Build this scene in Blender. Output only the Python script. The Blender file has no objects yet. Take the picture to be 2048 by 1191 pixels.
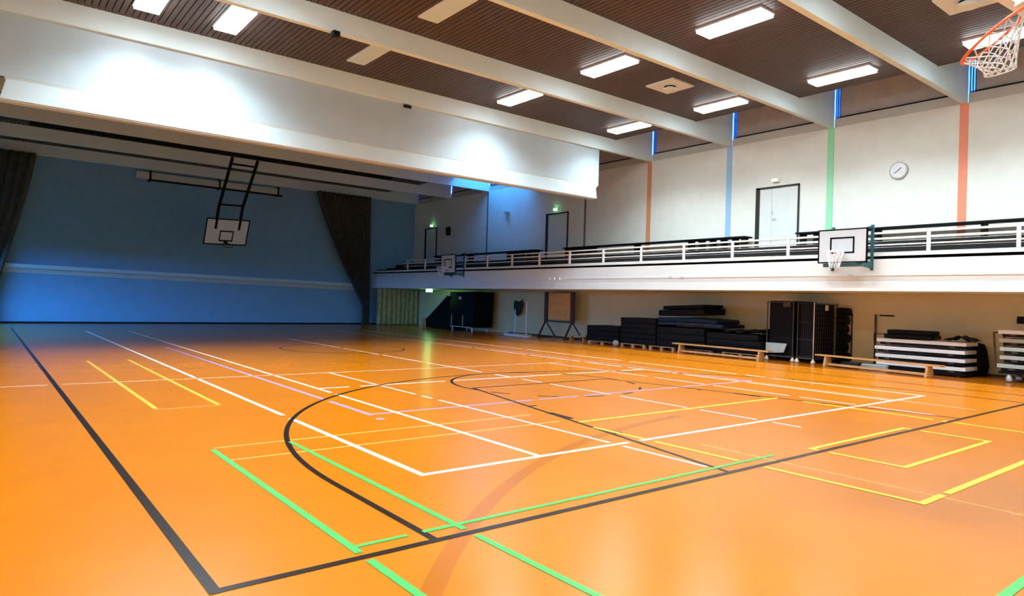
import bpy, bmesh, math, random
from mathutils import Vector, Matrix

random.seed(7)
scene = bpy.context.scene
COL = scene.collection
PI = math.pi

# ------------------------------------------------------------------ camera
FPX, YAW, PITCH, ROLL, CAM_H = 1344.2, math.radians(38.434), math.radians(.3026), math.radians(1.7296), 1.551
def portal(loc, rot, sx, sy):
    l = bpy.data.lights.new('window_portal', 'AREA')
    l.shape = 'RECTANGLE'
    l.size, l.size_y = sx, sy
    l.cycles.is_portal = True
    o = bpy.data.objects.new('window_portal', l)
    o.location, o.rotation_euler = loc, rot
    COL.objects.link(o)
fw = Vector((math.sin(YAW) * math.cos(PITCH), math.cos(YAW) * math.cos(PITCH), math.sin(PITCH)))
r0 = Vector((math.cos(YAW), -math.sin(YAW), 0))
u0 = r0.cross(fw)
cr = r0 * math.cos(ROLL) + u0 * math.sin(ROLL)
cu = -r0 * math.sin(ROLL) + u0 * math.cos(ROLL)
cam_data = bpy.data.cameras.new('camera')
cam = bpy.data.objects.new('camera', cam_data)
COL.objects.link(cam)
M3 = Matrix((cr, cu, -fw)).transposed()
cam.matrix_world = Matrix.Translation((0, 0, CAM_H)) @ M3.to_4x4()
cam_data.sensor_width = 36
cam_data.lens = FPX / 2048 * 36
cam_data.clip_start = .05
cam_data.clip_end = 200
scene.camera = cam

# ------------------------------------------------------------------ world, exposure
SKY = 14.0
LAMP = 20.0
LAMP_W = 178.0
w = bpy.data.worlds.new('evening_sky')
scene.world = w
w.use_nodes = True
wn = w.node_tree.nodes
bg = wn['Background']
# blue dusk sky above the horizon, dark ground below it
_tc = wn.new('ShaderNodeTexCoord')
_sx = wn.new('ShaderNodeSeparateXYZ')
_rp = wn.new('ShaderNodeValToRGB')
_rp.color_ramp.elements[0].position = .0
_rp.color_ramp.elements[0].color = (.004, .006, .012, 1)
_rp.color_ramp.elements[1].position = .02
_rp.color_ramp.elements[1].color = (.045, .37, 1.0, 1)
w.node_tree.links.new(_tc.outputs['Generated'], _sx.inputs[0])
w.node_tree.links.new(_sx.outputs['Z'], _rp.inputs[0])
w.node_tree.links.new(_rp.outputs[0], bg.inputs[0])
bg.inputs[1].default_value = SKY
portal((-1.66, 28.5, 2.0), (0, -PI / 2, 0), 3.0, 12.2)        # added unseen low windows, blue light for the dark half
portal((19.55, 26.24, 9.1), (0, 0, 0), 1.8, 3.3)               # added roof light, blue glow on beam and wall
vs = scene.view_settings
vs.view_transform = 'Standard'
vs.look = 'None'
vs.gamma = 1
vs.use_curve_mapping = False
vs.exposure = 0.0
scene.cycles.use_denoising = True
scene.cycles.max_bounces = 8
scene.cycles.diffuse_bounces = 5
scene.cycles.sample_clamp_indirect = 3
scene.cycles.blur_glossy = 1.0

# ------------------------------------------------------------------ materials
def mat(name, col, rough=.6, var=.06, scale=6.0, metal=0.0, emit=None, estr=0, bump=0, spec=.5, coat=0, stretch=None):
    m = bpy.data.materials.new(name)
    m.use_nodes = True
    nt = m.node_tree
    b = nt.nodes['Principled BSDF']
    tc = nt.nodes.new('ShaderNodeTexCoord')
    nz = nt.nodes.new('ShaderNodeTexNoise')
    nz.inputs['Scale'].default_value = scale
    nz.inputs['Detail'].default_value = 4
    if stretch:
        mp = nt.nodes.new('ShaderNodeMapping')
        mp.inputs['Scale'].default_value = stretch
        nt.links.new(tc.outputs['Object'], mp.inputs[0])
        nt.links.new(mp.outputs[0], nz.inputs['Vector'])
    else:
        nt.links.new(tc.outputs['Object'], nz.inputs['Vector'])
    rp = nt.nodes.new('ShaderNodeValToRGB')
    rp.color_ramp.elements[0].position = .3
    rp.color_ramp.elements[1].position = .7
    lo = [max(0, c * (1 - var)) for c in col]
    hi = [min(1, c * (1 + var)) for c in col]
    rp.color_ramp.elements[0].color = (*lo, 1)
    rp.color_ramp.elements[1].color = (*hi, 1)
    nt.links.new(nz.outputs['Fac'], rp.inputs[0])
    nt.links.new(rp.outputs[0], b.inputs['Base Color'])
    b.inputs['Roughness'].default_value = rough
    b.inputs['Metallic'].default_value = metal
    b.inputs['Specular IOR Level'].default_value = spec
    if coat:
        b.inputs['Coat Weight'].default_value = coat
        b.inputs['Coat Roughness'].default_value = .25
    if emit:
        b.inputs['Emission Color'].default_value = (*emit, 1)
        b.inputs['Emission Strength'].default_value = estr
    if bump:
        bp = nt.nodes.new('ShaderNodeBump')
        bp.inputs['Strength'].default_value = bump
        bp.inputs['Distance'].default_value = .01
        nt.links.new(nz.outputs['Fac'], bp.inputs['Height'])
        nt.links.new(bp.outputs[0], b.inputs['Normal'])
    return m

def glass_mat(name):
    m = bpy.data.materials.new(name)
    m.use_nodes = True
    nt = m.node_tree
    nt.nodes.clear()
    o = nt.nodes.new('ShaderNodeOutputMaterial')
    t = nt.nodes.new('ShaderNodeBsdfTransparent')
    t.inputs[0].default_value = (.93, .96, 1, 1)
    g = nt.nodes.new('ShaderNodeBsdfGlossy')
    g.inputs['Roughness'].default_value = .05
    mx = nt.nodes.new('ShaderNodeMixShader')
    mx.inputs[0].default_value = .06
    nt.links.new(t.outputs[0], mx.inputs[1])
    nt.links.new(g.outputs[0], mx.inputs[2])
    nt.links.new(mx.outputs[0], o.inputs[0])
    return m

MT = dict(
    floor=mat('orange_sports_floor', (.54, .160, .001), .23, .05, 1.3, spec=.42),
    floor_dark=mat('orange_floor_arc', (.40, .115, .0005), .23, .04, 1.3, spec=.42),
    white_paint=mat('white_line_paint', (.86, .86, .84), .3, .03, 8, spec=.3),
    pale_line=mat('faded_line_paint', (.80, .36, .10), .3, .05, 8, spec=.3),
    thin_line=mat('thin_white_line', (.82, .62, .52), .3, .05, 8, spec=.3),
    black_paint=mat('black_line_paint', (.016, .008, .006), .25, .2, 8, spec=.25),
    green_paint=mat('green_line_tape', (.06, .42, .10), .35, .12, 9, spec=.3),
    yellow_paint=mat('yellow_line_paint', (.88, .72, .06), .3, .06, 8, spec=.3),
    yellow_green=mat('yellow_green_faded_line', (.66, .44, .05), .3, .1, 8, spec=.3),
    blue_paint=mat('violet_blue_line_paint', (.34, .26, .66), .3, .08, 8, spec=.3),
    pale_blue=mat('pale_blue_line_paint', (.66, .62, .80), .3, .06, 8, spec=.3),
    wall=mat('cream_wall_plaster', (.80, .88, .85), .75, .03, 3, bump=.05),
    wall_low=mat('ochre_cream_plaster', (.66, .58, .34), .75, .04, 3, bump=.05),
    ledge_top=mat('pale_blue_ledge', (.50, .72, .84), .6, .04, 4),
    wall_back=mat('blue_grey_wall_plaster', (.20, .40, .60), .75, .05, 2, bump=.05),
    fascia=mat('white_balcony_fascia', (.78, .90, .97), .55, .02, 3),
    beam=mat('pale_beam_paint', (.70, .90, .98), .65, .03, 2),
    gap=mat('dark_ceiling_void', (.012, .008, .006), .9, .1, 4),
    slat=mat('brown_wood_slat', (.060, .036, .026), .6, .35, 5, stretch=(6, .6, 1)),
    part=mat('partition_panel', (.42, .55, .63), .45, .03, 2),
    part_bar=mat('partition_bar', (.56, .74, .84), .4, .03, 2),
    grey_blind=mat('grey_blind', (.40, .40, .42), .8, .08, 3),
    ledge=mat('grey_ledge', (.50, .56, .56), .7, .05, 3),
    blackm=mat('black_matte', (.004, .004, .005), .6, .3, 7, spec=.15),
    blackfab=mat('black_vinyl', (.004, .0045, .006), .6, .4, 5, bump=.3, spec=.12),
    navyfab=mat('navy_vinyl', (.006, .017, .045), .5, .35, 5, bump=.3, spec=.2),
    dark_frame=mat('dark_door_frame', (.012, .012, .010), .5, .2, 8),
    door=mat('pale_door_leaf', (.70, .80, .82), .5, .03, 3),
    metal=mat('brushed_metal', (.55, .57, .58), .35, .08, 20, metal=.8),
    white_metal=mat('white_enamel', (.80, .88, .95), .4, .03, 6),
    teal=mat('teal_steel', (.012, .09, .10), .45, .15, 8),
    board=mat('white_backboard', (.68, .84, 1.0), .35, .02, 5),
    orange_steel=mat('orange_ring_enamel', (.80, .13, .04), .4, .08, 12),
    net=mat('white_net_cord', (.76, .84, .92), .8, .08, 30),
    lamp=mat('lamp_diffuser', (.9, .9, .9), .5, .01, 3, emit=(.93, 1.0, 1.02), estr=LAMP),
    housing=mat('lamp_housing', (.62, .66, .85), .5, .04, 5),
    vent=mat('white_perforated_vent', (.56, .80, 1.0), .6, .08, 60),
    plaster=mat('white_ceiling_plate', (.68, .86, .98), .6, .03, 6),
    wood=mat('pale_bench_wood', (.62, .36, .13), .45, .18, 4, stretch=(1, 1, 8)),
    wood2=mat('pallet_wood', (.40, .24, .12), .8, .25, 6),
    tan=mat('tan_board', (.66, .34, .10), .7, .08, 5),
    brown=mat('dark_brown_wood', (.05, .025, .014), .6, .25, 6),
    drape=mat('brown_grey_drape', (.075, .072, .062), .95, .2, 4),
    pale_drape=mat('pale_olive_drape', (.36, .34, .22), .95, .2, 4),
    carpet=mat('black_tier_carpet', (.010, .008, .008), .95, .3, 30),
    exitm=mat('green_exit_light', (.2, .9, .4), .5, .02, 5, emit=(.25, 1.0, .35), estr=9),
    exit_low=mat('green_exit_light_strong', (.2, .9, .4), .5, .02, 5, emit=(.30, 1.0, .30), estr=28),
    exit_dim=mat('pale_green_exit_light', (.8, .9, .75), .5, .02, 5, emit=(.8, 1.0, .7), estr=.6),
    red_col=mat('salmon_column_paint', (.84, .30, .19), .6, .04, 4),
    green_col=mat('mint_column_paint', (.30, .78, .50), .6, .04, 4),
    blue_col=mat('sky_column_paint', (.30, .58, .88), .6, .04, 4),
    orange_col=mat('apricot_column_paint', (.70, .33, .17), .6, .06, 4),
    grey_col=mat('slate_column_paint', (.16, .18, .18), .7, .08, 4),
    blue_frame=mat('blue_window_frame', (.05, .14, .62), .4, .08, 6),
    pale_case=mat('pale_case_paint', (.62, .70, .70), .6, .04, 5),
    grey_panel=mat('pale_grey_panel', (.40, .50, .50), .6, .06, 5),
    fabric_green=mat('dark_green_cloth', (.008, .022, .014), .9, .3, 9),
    paper=mat('paper_tag', (.80, .80, .60), .8, .05, 20),
    rubber=mat('grey_rubber', (.035, .036, .04), .7, .1, 9),
    ball=mat('grey_ball_skin', (.30, .31, .33), .6, .15, 14),
    glass=glass_mat('clear_pane'),
)

# ------------------------------------------------------------------ mesh builder
class MB:
    def __init__(s):
        s.v, s.f, s.mi = [], [], []
    def quad(s, pts, mi=0):
        n = len(s.v)
        s.v += [tuple(p) for p in pts]
        s.f.append(tuple(range(n, n + len(pts))))
        s.mi.append(mi)
        return s
    def hexa(s, p, mi=0):
        """p: 8 points, bottom ring then top ring"""
        n = len(s.v)
        s.v += [tuple(q) for q in p]
        for f in ((3, 2, 1, 0), (4, 5, 6, 7), (0, 1, 5, 4), (1, 2, 6, 5), (2, 3, 7, 6), (3, 0, 4, 7)):
            s.f.append(tuple(n + i for i in f))
            s.mi.append(mi)
        return s
    def box(s, x0, x1, y0, y1, z0, z1, mi=0):
        return s.hexa([(x0, y0, z0), (x1, y0, z0), (x1, y1, z0), (x0, y1, z0),
                       (x0, y0, z1), (x1, y0, z1), (x1, y1, z1), (x0, y1, z1)], mi)
    def bar(s, a, b, wx, wy=None, up=(0, 0, 1), mi=0):
        """square bar from a to b"""
        a, b = Vector(a), Vector(b)
        d = (b - a).normalized()
        up = Vector(up)
        if abs(d.dot(up)) > .95:
            up = Vector((1, 0, 0))
        x = d.cross(up).normalized()
        y = x.cross(d).normalized()
        wy = wy or wx
        x *= wx / 2
        y *= wy / 2
        return s.hexa([a - x - y, a + x - y, a + x + y, a - x + y, b - x - y, b + x - y, b + x + y, b - x + y], mi)
    def tube(s, pts, r, n=10, closed=False, mi=0):
        pts = [Vector(p) for p in pts]
        base = len(s.v)
        m = len(pts)
        prev = None
        for i, p in enumerate(pts):
            if closed:
                d = pts[(i + 1) % m] - pts[i - 1]
            else:
                d = pts[min(i + 1, m - 1)] - pts[max(i - 1, 0)]
            d.normalize()
            if prev is None:
                t = Vector((0, 0, 1)) if abs(d.z) < .9 else Vector((1, 0, 0))
                x = d.cross(t).normalized()
            else:
                x = (prev - d * prev.dot(d)).normalized()
            prev = x
            y = d.cross(x)
            for k in range(n):
                a = 2 * PI * k / n
                s.v.append(tuple(p + (x * math.cos(a) + y * math.sin(a)) * r))
        for i in range(m if closed else m - 1):
            j = (i + 1) % m
            for k in range(n):
                l = (k + 1) % n
                s.f.append((base + i * n + k, base + i * n + l, base + j * n + l, base + j * n + k))
                s.mi.append(mi)
        if not closed:
            s.f.append(tuple(base + k for k in reversed(range(n))))
            s.mi.append(mi)
            s.f.append(tuple(base + (m - 1) * n + k for k in range(n)))
            s.mi.append(mi)
        return s
    def lathe(s, c, prof, n=24, axis='z', mi=0):
        """prof: list of (r, h) along the axis from c"""
        c = Vector(c)
        base = len(s.v)
        for r, h in prof:
            for k in range(n):
                a = 2 * PI * k / n
                ca, sa = r * math.cos(a), r * math.sin(a)
                s.v.append(tuple(c + (Vector((ca, sa, h)) if axis == 'z' else Vector((h, ca, sa)))))
        for i in range(len(prof) - 1):
            for k in range(n):
                l = (k + 1) % n
                s.f.append((base + i * n + k, base + i * n + l, base + (i + 1) * n + l, base + (i + 1) * n + k))
                s.mi.append(mi)
        for i in (0, len(prof) - 1):
            s.f.append(tuple(base + i * n + k for k in range(n)))
            s.mi.append(mi)
        return s
    def build(s, name, m, parent=None, bevel=0, smooth=False, seg=2, origin=None):
        me = bpy.data.meshes.new(name)
        me.from_pydata(s.v, [], s.f)
        ms = m if isinstance(m, (list, tuple)) else [m]
        for q in ms:
            me.materials.append(MT[q] if isinstance(q, str) else q)
        me.polygons.foreach_set('material_index', s.mi)
        bm = bmesh.new()
        bm.from_mesh(me)
        bmesh.ops.recalc_face_normals(bm, faces=bm.faces[:])
        if bevel:
            es = [e for e in bm.edges if len(e.link_faces) == 2 and e.calc_face_angle(0) > .6]
            bmesh.ops.bevel(bm, geom=es, offset=bevel, segments=seg, profile=.5, affect='EDGES')
        if smooth:
            for f in bm.faces:
                f.smooth = True
            for e in bm.edges:
                if len(e.link_faces) == 2 and e.calc_face_angle(0) > .7:
                    e.smooth = False
        bm.to_mesh(me)
        bm.free()
        o = bpy.data.objects.new(name, me)
        COL.objects.link(o)
        if parent is not None:
            o.parent = parent
            o.matrix_parent_inverse = Matrix.Translation(-Vector(parent.location)) if parent.type == 'EMPTY' else Matrix.Identity(4)
        return o

def tag(o, label, cat, group=None, kind=None):
    o['label'] = label
    o['category'] = cat
    if group:
        o['group'] = group
    if kind:
        o['kind'] = kind
    return o

def thing(name, loc, label, cat, group=None):
    o = bpy.data.objects.new(name, None)
    COL.objects.link(o)
    o.location = loc
    o.empty_display_size = .2
    return tag(o, label, cat, group)

def struct(o, label=None, cat=None):
    o['kind'] = 'structure'
    if label:
        o['label'] = label
        o['category'] = cat
    return o

# ------------------------------------------------------------------ main dimensions
XL, XW, XB = -1.5, 20.5, 17.8          # left wall, right wall, balcony front
YN, YF = -2.0, 35.5                    # wall behind the camera, far wall
ZC, ZB, ZR = 7.68, 7.2, 9.0            # slats, underside of beams, roof over the window strip
XC = 18.4                              # where the slatted ceiling stops
MOD = 3.58
COLY = [6.55 + MOD * k for k in range(-2, 9)]   # column and beam positions

# ------------------------------------------------------------------ floor with its painted lines
F = MB()
FM = ['floor', 'white_paint', 'black_paint', 'green_paint', 'yellow_paint', 'blue_paint', 'pale_blue', 'pale_line', 'floor_dark', 'yellow_green', 'thin_line']
F.quad([(XL, YN, 0), (XW + .2, YN, 0), (XW + .2, YF + .2, 0), (XL, YF + .2, 0)], 0)
LIFT = [0]
def strip(x0, y0, x1, y1, wd, mi, z, ext=True):
    LIFT[0] += 1
    z += .0000035 * LIFT[0]
    a, b = Vector((x0, y0, 0)), Vector((x1, y1, 0))
    d = (b - a).normalized()
    n = Vector((-d.y, d.x, 0)) * wd / 2
    if ext:
        a -= d * wd / 2
        b += d * wd / 2
    F.quad([(a.x - n.x, a.y - n.y, z), (b.x - n.x, b.y - n.y, z), (b.x + n.x, b.y + n.y, z), (a.x + n.x, a.y + n.y, z)], mi)
def cutline(x0, y0, x1, y1, wd, mi, z, gaps=(), g=.11):
    """axis-aligned line with gaps (positions along the running axis)"""
    vert = abs(y1 - y0) > abs(x1 - x0)
    a, b = (y0, y1) if vert else (x0, x1)
    if a > b:
        a, b = b, a
    cur = a - wd / 2
    segs = []
    for q in sorted(gaps):
        if a < q < b:
            segs.append((cur, q - g))
            cur = q + g
    segs.append((cur, b + wd / 2))
    for s0, s1 in segs:
        if s1 > s0:
            if vert:
                strip(x0, s0, x0, s1, wd, mi, z, False)
            else:
                strip(s0, y0, s1, y0, wd, mi, z, False)
def arc(cx, cy, R, a0, a1, wd, mi, z, n=64):
    LIFT[0] += 1
    z += .0000035 * LIFT[0]
    p = []
    for i in range(n + 1):
        t = a0 + (a1 - a0) * i / n
        p.append((math.cos(t), math.sin(t)))
    for i in range(n):
        (c0, s0), (c1, s1) = p[i], p[i + 1]
        ri, ro = R - wd / 2, R + wd / 2
        F.quad([(cx + ri * c0, cy + ri * s0, z), (cx + ro * c0, cy + ro * s0, z), (cx + ro * c1, cy + ro * s1, z), (cx + ri * c1, cy + ri * s1, z)], mi)
CX = 8.6
# orange arc of the handball area
arc(CX, -3.0, 9.0, math.radians(95), math.radians(150), .13, 8, .0004)
# faded marks
for yy in (7.08, 6.5):
    strip(1.9, yy, 6.0, yy, .035, 7, .0004)
strip(6.46, 4.6, 6.46, 1.2, .03, 7, .0004)
strip(17.66, YN, 17.66, 17.0, .03, 7, .0004)
for xx in (1.87, 2.65):
    strip(xx, 17.0, xx, 9.85, .06, 9, .0008)
strip(1.87, 9.76, 2.65, 9.76, .03, 7, .0008)
# violet court
cutline(4.1, 8.1, 4.1, 20.5, .07, 5, .0010, (12.95, 9.5), .08)
cutline(4.1, 8.13, 13.1, 8.13, .055, 5, .0010, (7.0, 8.0), .06)
cutline(13.1, 8.13, 13.1, 20.5, .05, 5, .0010)
arc(4.07, 7.77, .03, 0, 2 * PI, .06, 5, .0010, 16)
# pale blue court
cutline(5.6, 3.95, 5.6, 12.9, .05, 6, .0012, (5.11, 9.4, 10.79, 8.9), .10)
cutline(11.55, 4.0, 11.55, 12.9, .05, 6, .0012, (5.11, 6.3, 8.1, 9.6), .10)
cutline(CX, 4.6, CX, 10.4, .05, 6, .0012, (5.11, 6.3, 7.9, 9.7), .12)
strip(12.9, 3.9, 12.9, 10.5, .03, 10, .0012)
# thin white cross line
cutline(XL + .5, 12.95, 12.0, 12.95, .045, 10, .0014, (1.0,), .1)
# tennis court
TB, TX0, TX1, SX0, SX1, TS = 5.11, 3.11, 14.08, 4.48, 12.72, 10.79
cutline(TX0, TB, TX0, 28.87, .065, 1, .0018, (8.45, 12.95), .13)
cutline(SX0, TB, SX0, 28.87, .06, 1, .0018, (10.15, 12.95), .1)
cutline(SX1, TB, SX1, 28.87, .055, 1, .0018, (8.1, 9.7, 11.4, 12.9, 15.2, 18.0), .1)
cutline(TX1, TB, TX1, 28.87, .055, 1, .0018, (9.0, 12.6, 17.0), .12)
cutline(TX0, TB, TX1, TB, .065, 1, .0018, (5.9,), .1)
cutline(SX0, TS, SX1, TS, .06, 1, .0018, (5.15, 7.1, 10.1, 11.8), .1)
cutline(CX, TS, CX, 23.4, .055, 1, .0018, (11.45, 11.7, 14.2, 16.5, 19.0), .12)
# basketball court
BY = 3.67
cutline(1.0, BY, 1.0, 31.6, .065, 2, .0024)
cutline(16.2, BY, 16.2, 31.6, .06, 2, .0024)
cutline(1.0, BY, 16.2, BY, .06, 2, .0024)
for sx in (-1, 1):
    strip(CX + sx * 6.25, BY, CX + sx * 6.25, BY + 1.6, .055, 2, .0024)
    strip(CX + sx * 3.0, BY, CX + sx * 1.7, BY + 6.06, .05, 2, .0024)
    for k, q in enumerate((.31, .52, .66)):
        xq = CX + sx * (3.0 - 1.3 * q)
        yq = BY + 6.06 * q
        if k == 1:
            strip(xq - sx * .02, yq - .2, xq - sx * .06, yq + .2, .11, 2, .0026)
        else:
            strip(xq, yq, xq - sx * .14, yq, .05, 2, .0026)
arc(CX, BY + 1.6, 6.25, 0, PI, .055, 2, .0024, 96)
strip(CX - 1.7, BY + 6.06, CX + 1.7, BY + 6.06, .05, 2, .0024)
arc(CX, BY + 6.06, 1.8, -.15, PI + .15, .05, 2, .0024)
for k in range(6):
    t0 = PI + .32 + k * .46
    arc(CX, BY + 6.06, 1.8, t0, t0 + .2, .05, 2, .0024, 6)
arc(CX, 18.9, 1.8, 0, 2 * PI, .05, 2, .0024)
# green tape
for xx, wd in ((1.85, .055), (2.62, .05)):
    strip(xx, 6.97, xx, 3.77, wd, 3, .0030)
    strip(xx, 3.58, xx, .9, wd, 3, .0030)
strip(1.9, 3.85, 2.22, 3.85, .04, 3, .0031)
strip(2.38, 3.85, 6.66, 3.85, .045, 3, .0031)
strip(4.4, 1.2, 7.0, 1.2, .055, 3, .0031)
# yellow boxes
YW = .055
strip(6.23, 6.32, 10.99, 6.32, YW, 4, .0028)
cutline(6.1, 3.93, 6.1, 5.93, YW, 4, .0028, (5.05,), .06)
cutline(6.1, 2.2, 6.1, 3.58, YW, 4, .0028)
cutline(6.1, 2.2, 11.05, 2.2, YW + .01, 4, .0028, (6.58,), .04)
cutline(11.05, 3.9, 11.05, 5.83, YW, 4, .0028)
cutline(11.05, 2.2, 11.05, 3.58, YW, 4, .0028)
strip(11.03, 3.72, 11.07, 3.72, YW, 4, .0028)
strip(7.36, 3.8, 9.84, 3.8, YW, 4, .0028)
strip(7.36, 3.8, 7.36, 3.74, YW, 4, .0028)
strip(9.84, 3.8, 9.84, 3.74, YW, 4, .0028)
strip(7.36, 2.82, 7.36, 3.56, YW, 4, .0028)
strip(9.84, 2.82, 9.84, 3.56, YW, 4, .0028)
strip(7.36, 2.82, 9.84, 2.82, YW, 4, .0028)
struct(F.build('floor', FM), 'glossy orange sports hall floor with many coloured court lines', 'floor')

# ------------------------------------------------------------------ walls
m = MB()
m.box(XL, XW + .2, YF, YF + .2, 0, ZR)
wb = struct(m.build('wall_back', 'wall_back'), 'blue grey wall at the far end of the hall', 'wall')
m = MB()
for d, za, zb_, k in ((.34, 2.40, 2.56, 0), (.05, 2.19, 2.40, 1)):
    m.hexa([(XL, YF - d, za), (17.4, YF - d, za - .27), (17.4, YF, za - .27), (XL, YF, za),
            (XL, YF - d, zb_), (17.4, YF - d, zb_ - .27), (17.4, YF, zb_ - .27), (XL, YF, zb_)], k)
struct(m.build('trim_1', ['ledge_top', 'ledge']), 'pale ledge running along the far wall', 'ledge')
m = MB()
m.box(XL, XW, YF - .03, YF, 0, .07)
struct(m.build('baseboard_back', 'blackm'), 'black skirting at the foot of the far wall', 'baseboard')
m = MB()
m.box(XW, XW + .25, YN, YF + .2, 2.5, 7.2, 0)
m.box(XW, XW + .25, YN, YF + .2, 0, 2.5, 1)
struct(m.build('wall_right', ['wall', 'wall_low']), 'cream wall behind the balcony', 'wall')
LWY0, LWY1, LWZ0, LWZ1 = 22.4, 34.6, .5, 3.5    # unseen low windows added to light the dark part of the hall
m = MB()
m.box(XL - .2, XL, YN, LWY0, 0, ZR)
m.box(XL - .2, XL, LWY1, YF + .2, 0, ZR)
m.box(XL - .2, XL, LWY0, LWY1, 0, LWZ0)
m.box(XL - .2, XL, LWY0, LWY1, LWZ1, ZR)
struct(m.build('wall_left', 'wall'), 'cream wall along the side opposite the balcony', 'wall')
lw = bpy.data.objects.new('window_20', None)
COL.objects.link(lw)
lw.location = (XL - .1, (LWY0 + LWY1) / 2, LWZ0)
struct(lw, 'long low window band in the dark part of the hall', 'window')
m = MB()
for i in range(7):
    yy = LWY0 + (LWY1 - LWY0 - .08) * i / 6
    m.box(XL - .16, XL - .08, yy, yy + .08, LWZ0, LWZ1)
m.box(XL - .16, XL - .08, LWY0, LWY1, LWZ0, LWZ0 + .07)
m.box(XL - .16, XL - .08, LWY0, LWY1, LWZ1 - .07, LWZ1)
m.build('window_frame', 'white_metal', lw)
m = MB()
m.quad([(XL - .12, LWY0, LWZ0), (XL - .12, LWY1, LWZ0), (XL - .12, LWY1, LWZ1), (XL - .12, LWY0, LWZ1)])
m.build('pane', 'glass', lw)
m = MB()
m.box(XL - .2, XW + .25, YN - .2, YN, 0, ZR)
struct(m.build('wall_front', 'wall'), 'cream end wall behind the camera', 'wall')
m = MB()
m.box(XW - .02, XW, 1.0, 26.0, 0, .06)
struct(m.build('baseboard_right', 'brown'), 'dark skirting under the balcony', 'baseboard')

# slatted ceiling: dark void above, slats running away from the camera
m = MB()
m.box(XL, XC, YN, YF, 7.78, 7.9, 0)
x = XL
while x < XC - .1:
    m.box(x, x + .108, YN, YF, ZC, ZC + .04, 1)
    x += .13
m.box(XC - .03, XC, YN, YF, ZC - .01, ZR, 1)
struct(m.build('ceiling', ['gap', 'slat']), 'brown slatted wooden ceiling between the beams', 'ceiling')
m = MB()
b0, b1 = COLY[7] + .15, COLY[8]       # bay with a skylight added for its blue light in the dark part
m.box(XC - .1, XW + .3, YN - .2, b0, ZR, ZR + .15)
m.box(XC - .1, XW + .3, b1, YF + .2, ZR, ZR + .15)
m.box(XC - .1, XC + .25, b0, b1, ZR, ZR + .15)
m.box(XW - .1, XW + .3, b0, b1, ZR, ZR + .15)
m.box(XL - .2, XC - .1, YN - .2, YF + .2, ZR, ZR + .15)
struct(m.build('ceiling_roof', 'ledge'), 'grey roof over the strip of high windows', 'ceiling')
sk = thing('window_1', (19.4, (b0 + b1) / 2, ZR), 'roof light over the window strip in the dark part of the hall', 'window')
sk['kind'] = 'structure'
m = MB()
m.quad([(XC + .25, b0, ZR + .08), (XW - .1, b0, ZR + .08), (XW - .1, b1, ZR + .08), (XC + .25, b1, ZR + .08)])
m.build('pane', 'glass', sk)

# beams across the hall
for k, y in enumerate(COLY):
    m = MB()
    m.box(XL, XW + .02, y, y + .15, ZB, ZR)
    o = struct(m.build('ceiling_beam', 'beam', bevel=.012), 'pale beam across the ceiling', 'beam')

# high windows above the right wall
slit_ys = []
for k in range(len(COLY) - 1):
    y0, y1 = COLY[k] + .15, COLY[k + 1]
    wnd = bpy.data.objects.new('window_%d' % (k + 2), None)
    COL.objects.link(wnd)
    wnd.location = (XW + .1, (y0 + y1) / 2, 7.5)
    struct(wnd, 'high window with a grey blind above the cream wall', 'window')
    m = MB()
    m.box(XW + .02, XW + .25, y0, y1, 7.2, 7.47)
    m.build('window_sill', 'ledge', wnd)
    m = MB()
    m.box(XW - .005, XW + .2, y0, y1 - .16, 7.47, 7.505)
    m.build('lower_frame', 'blackm', wnd)
    # daylight slit beside the next beam
    ys = y1 - .17
    m = MB()
    m.box(XW + .05, XW + .10, y0, ys, 7.5, ZR)
    m.build('blind', 'grey_blind', wnd)
    m = MB()
    m.box(XW + .06, XW + .12, ys, ys + .04, 7.5, ZR)
    m.box(XW + .06, XW + .12, ys + .065, ys + .105, 7.5, ZR)
    m.box(XW + .06, XW + .12, y1 - .04, y1, 7.5, ZR)
    m.box(XW + .06, XW + .12, ys, y1, 7.47, 7.52)
    m.build('window_frame', 'blue_frame', wnd)
    m = MB()
    m.quad([(XW + .09, ys, 7.5), (XW + .09, y1, 7.5), (XW + .09, y1, ZR), (XW + .09, ys, ZR)])
    m.build('pane', 'glass', wnd)
m = MB()
m.box(XW + .02, XW + .25, YN, COLY[0], 7.2, ZR)
m.box(XW + .02, XW + .25, COLY[-1], YF + .2, 7.2, ZR)
struct(m.build('wall_upper', 'ledge'))

# painted columns on the right wall
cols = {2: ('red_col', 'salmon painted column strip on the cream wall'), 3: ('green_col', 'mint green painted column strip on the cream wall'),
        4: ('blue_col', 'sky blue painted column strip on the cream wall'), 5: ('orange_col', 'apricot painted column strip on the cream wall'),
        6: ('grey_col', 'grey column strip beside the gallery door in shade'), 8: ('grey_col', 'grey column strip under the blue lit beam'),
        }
n = 2
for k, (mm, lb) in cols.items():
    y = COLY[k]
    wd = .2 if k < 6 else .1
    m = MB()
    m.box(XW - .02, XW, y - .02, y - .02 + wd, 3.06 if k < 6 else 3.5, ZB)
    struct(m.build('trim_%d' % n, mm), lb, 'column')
    n += 1

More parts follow.
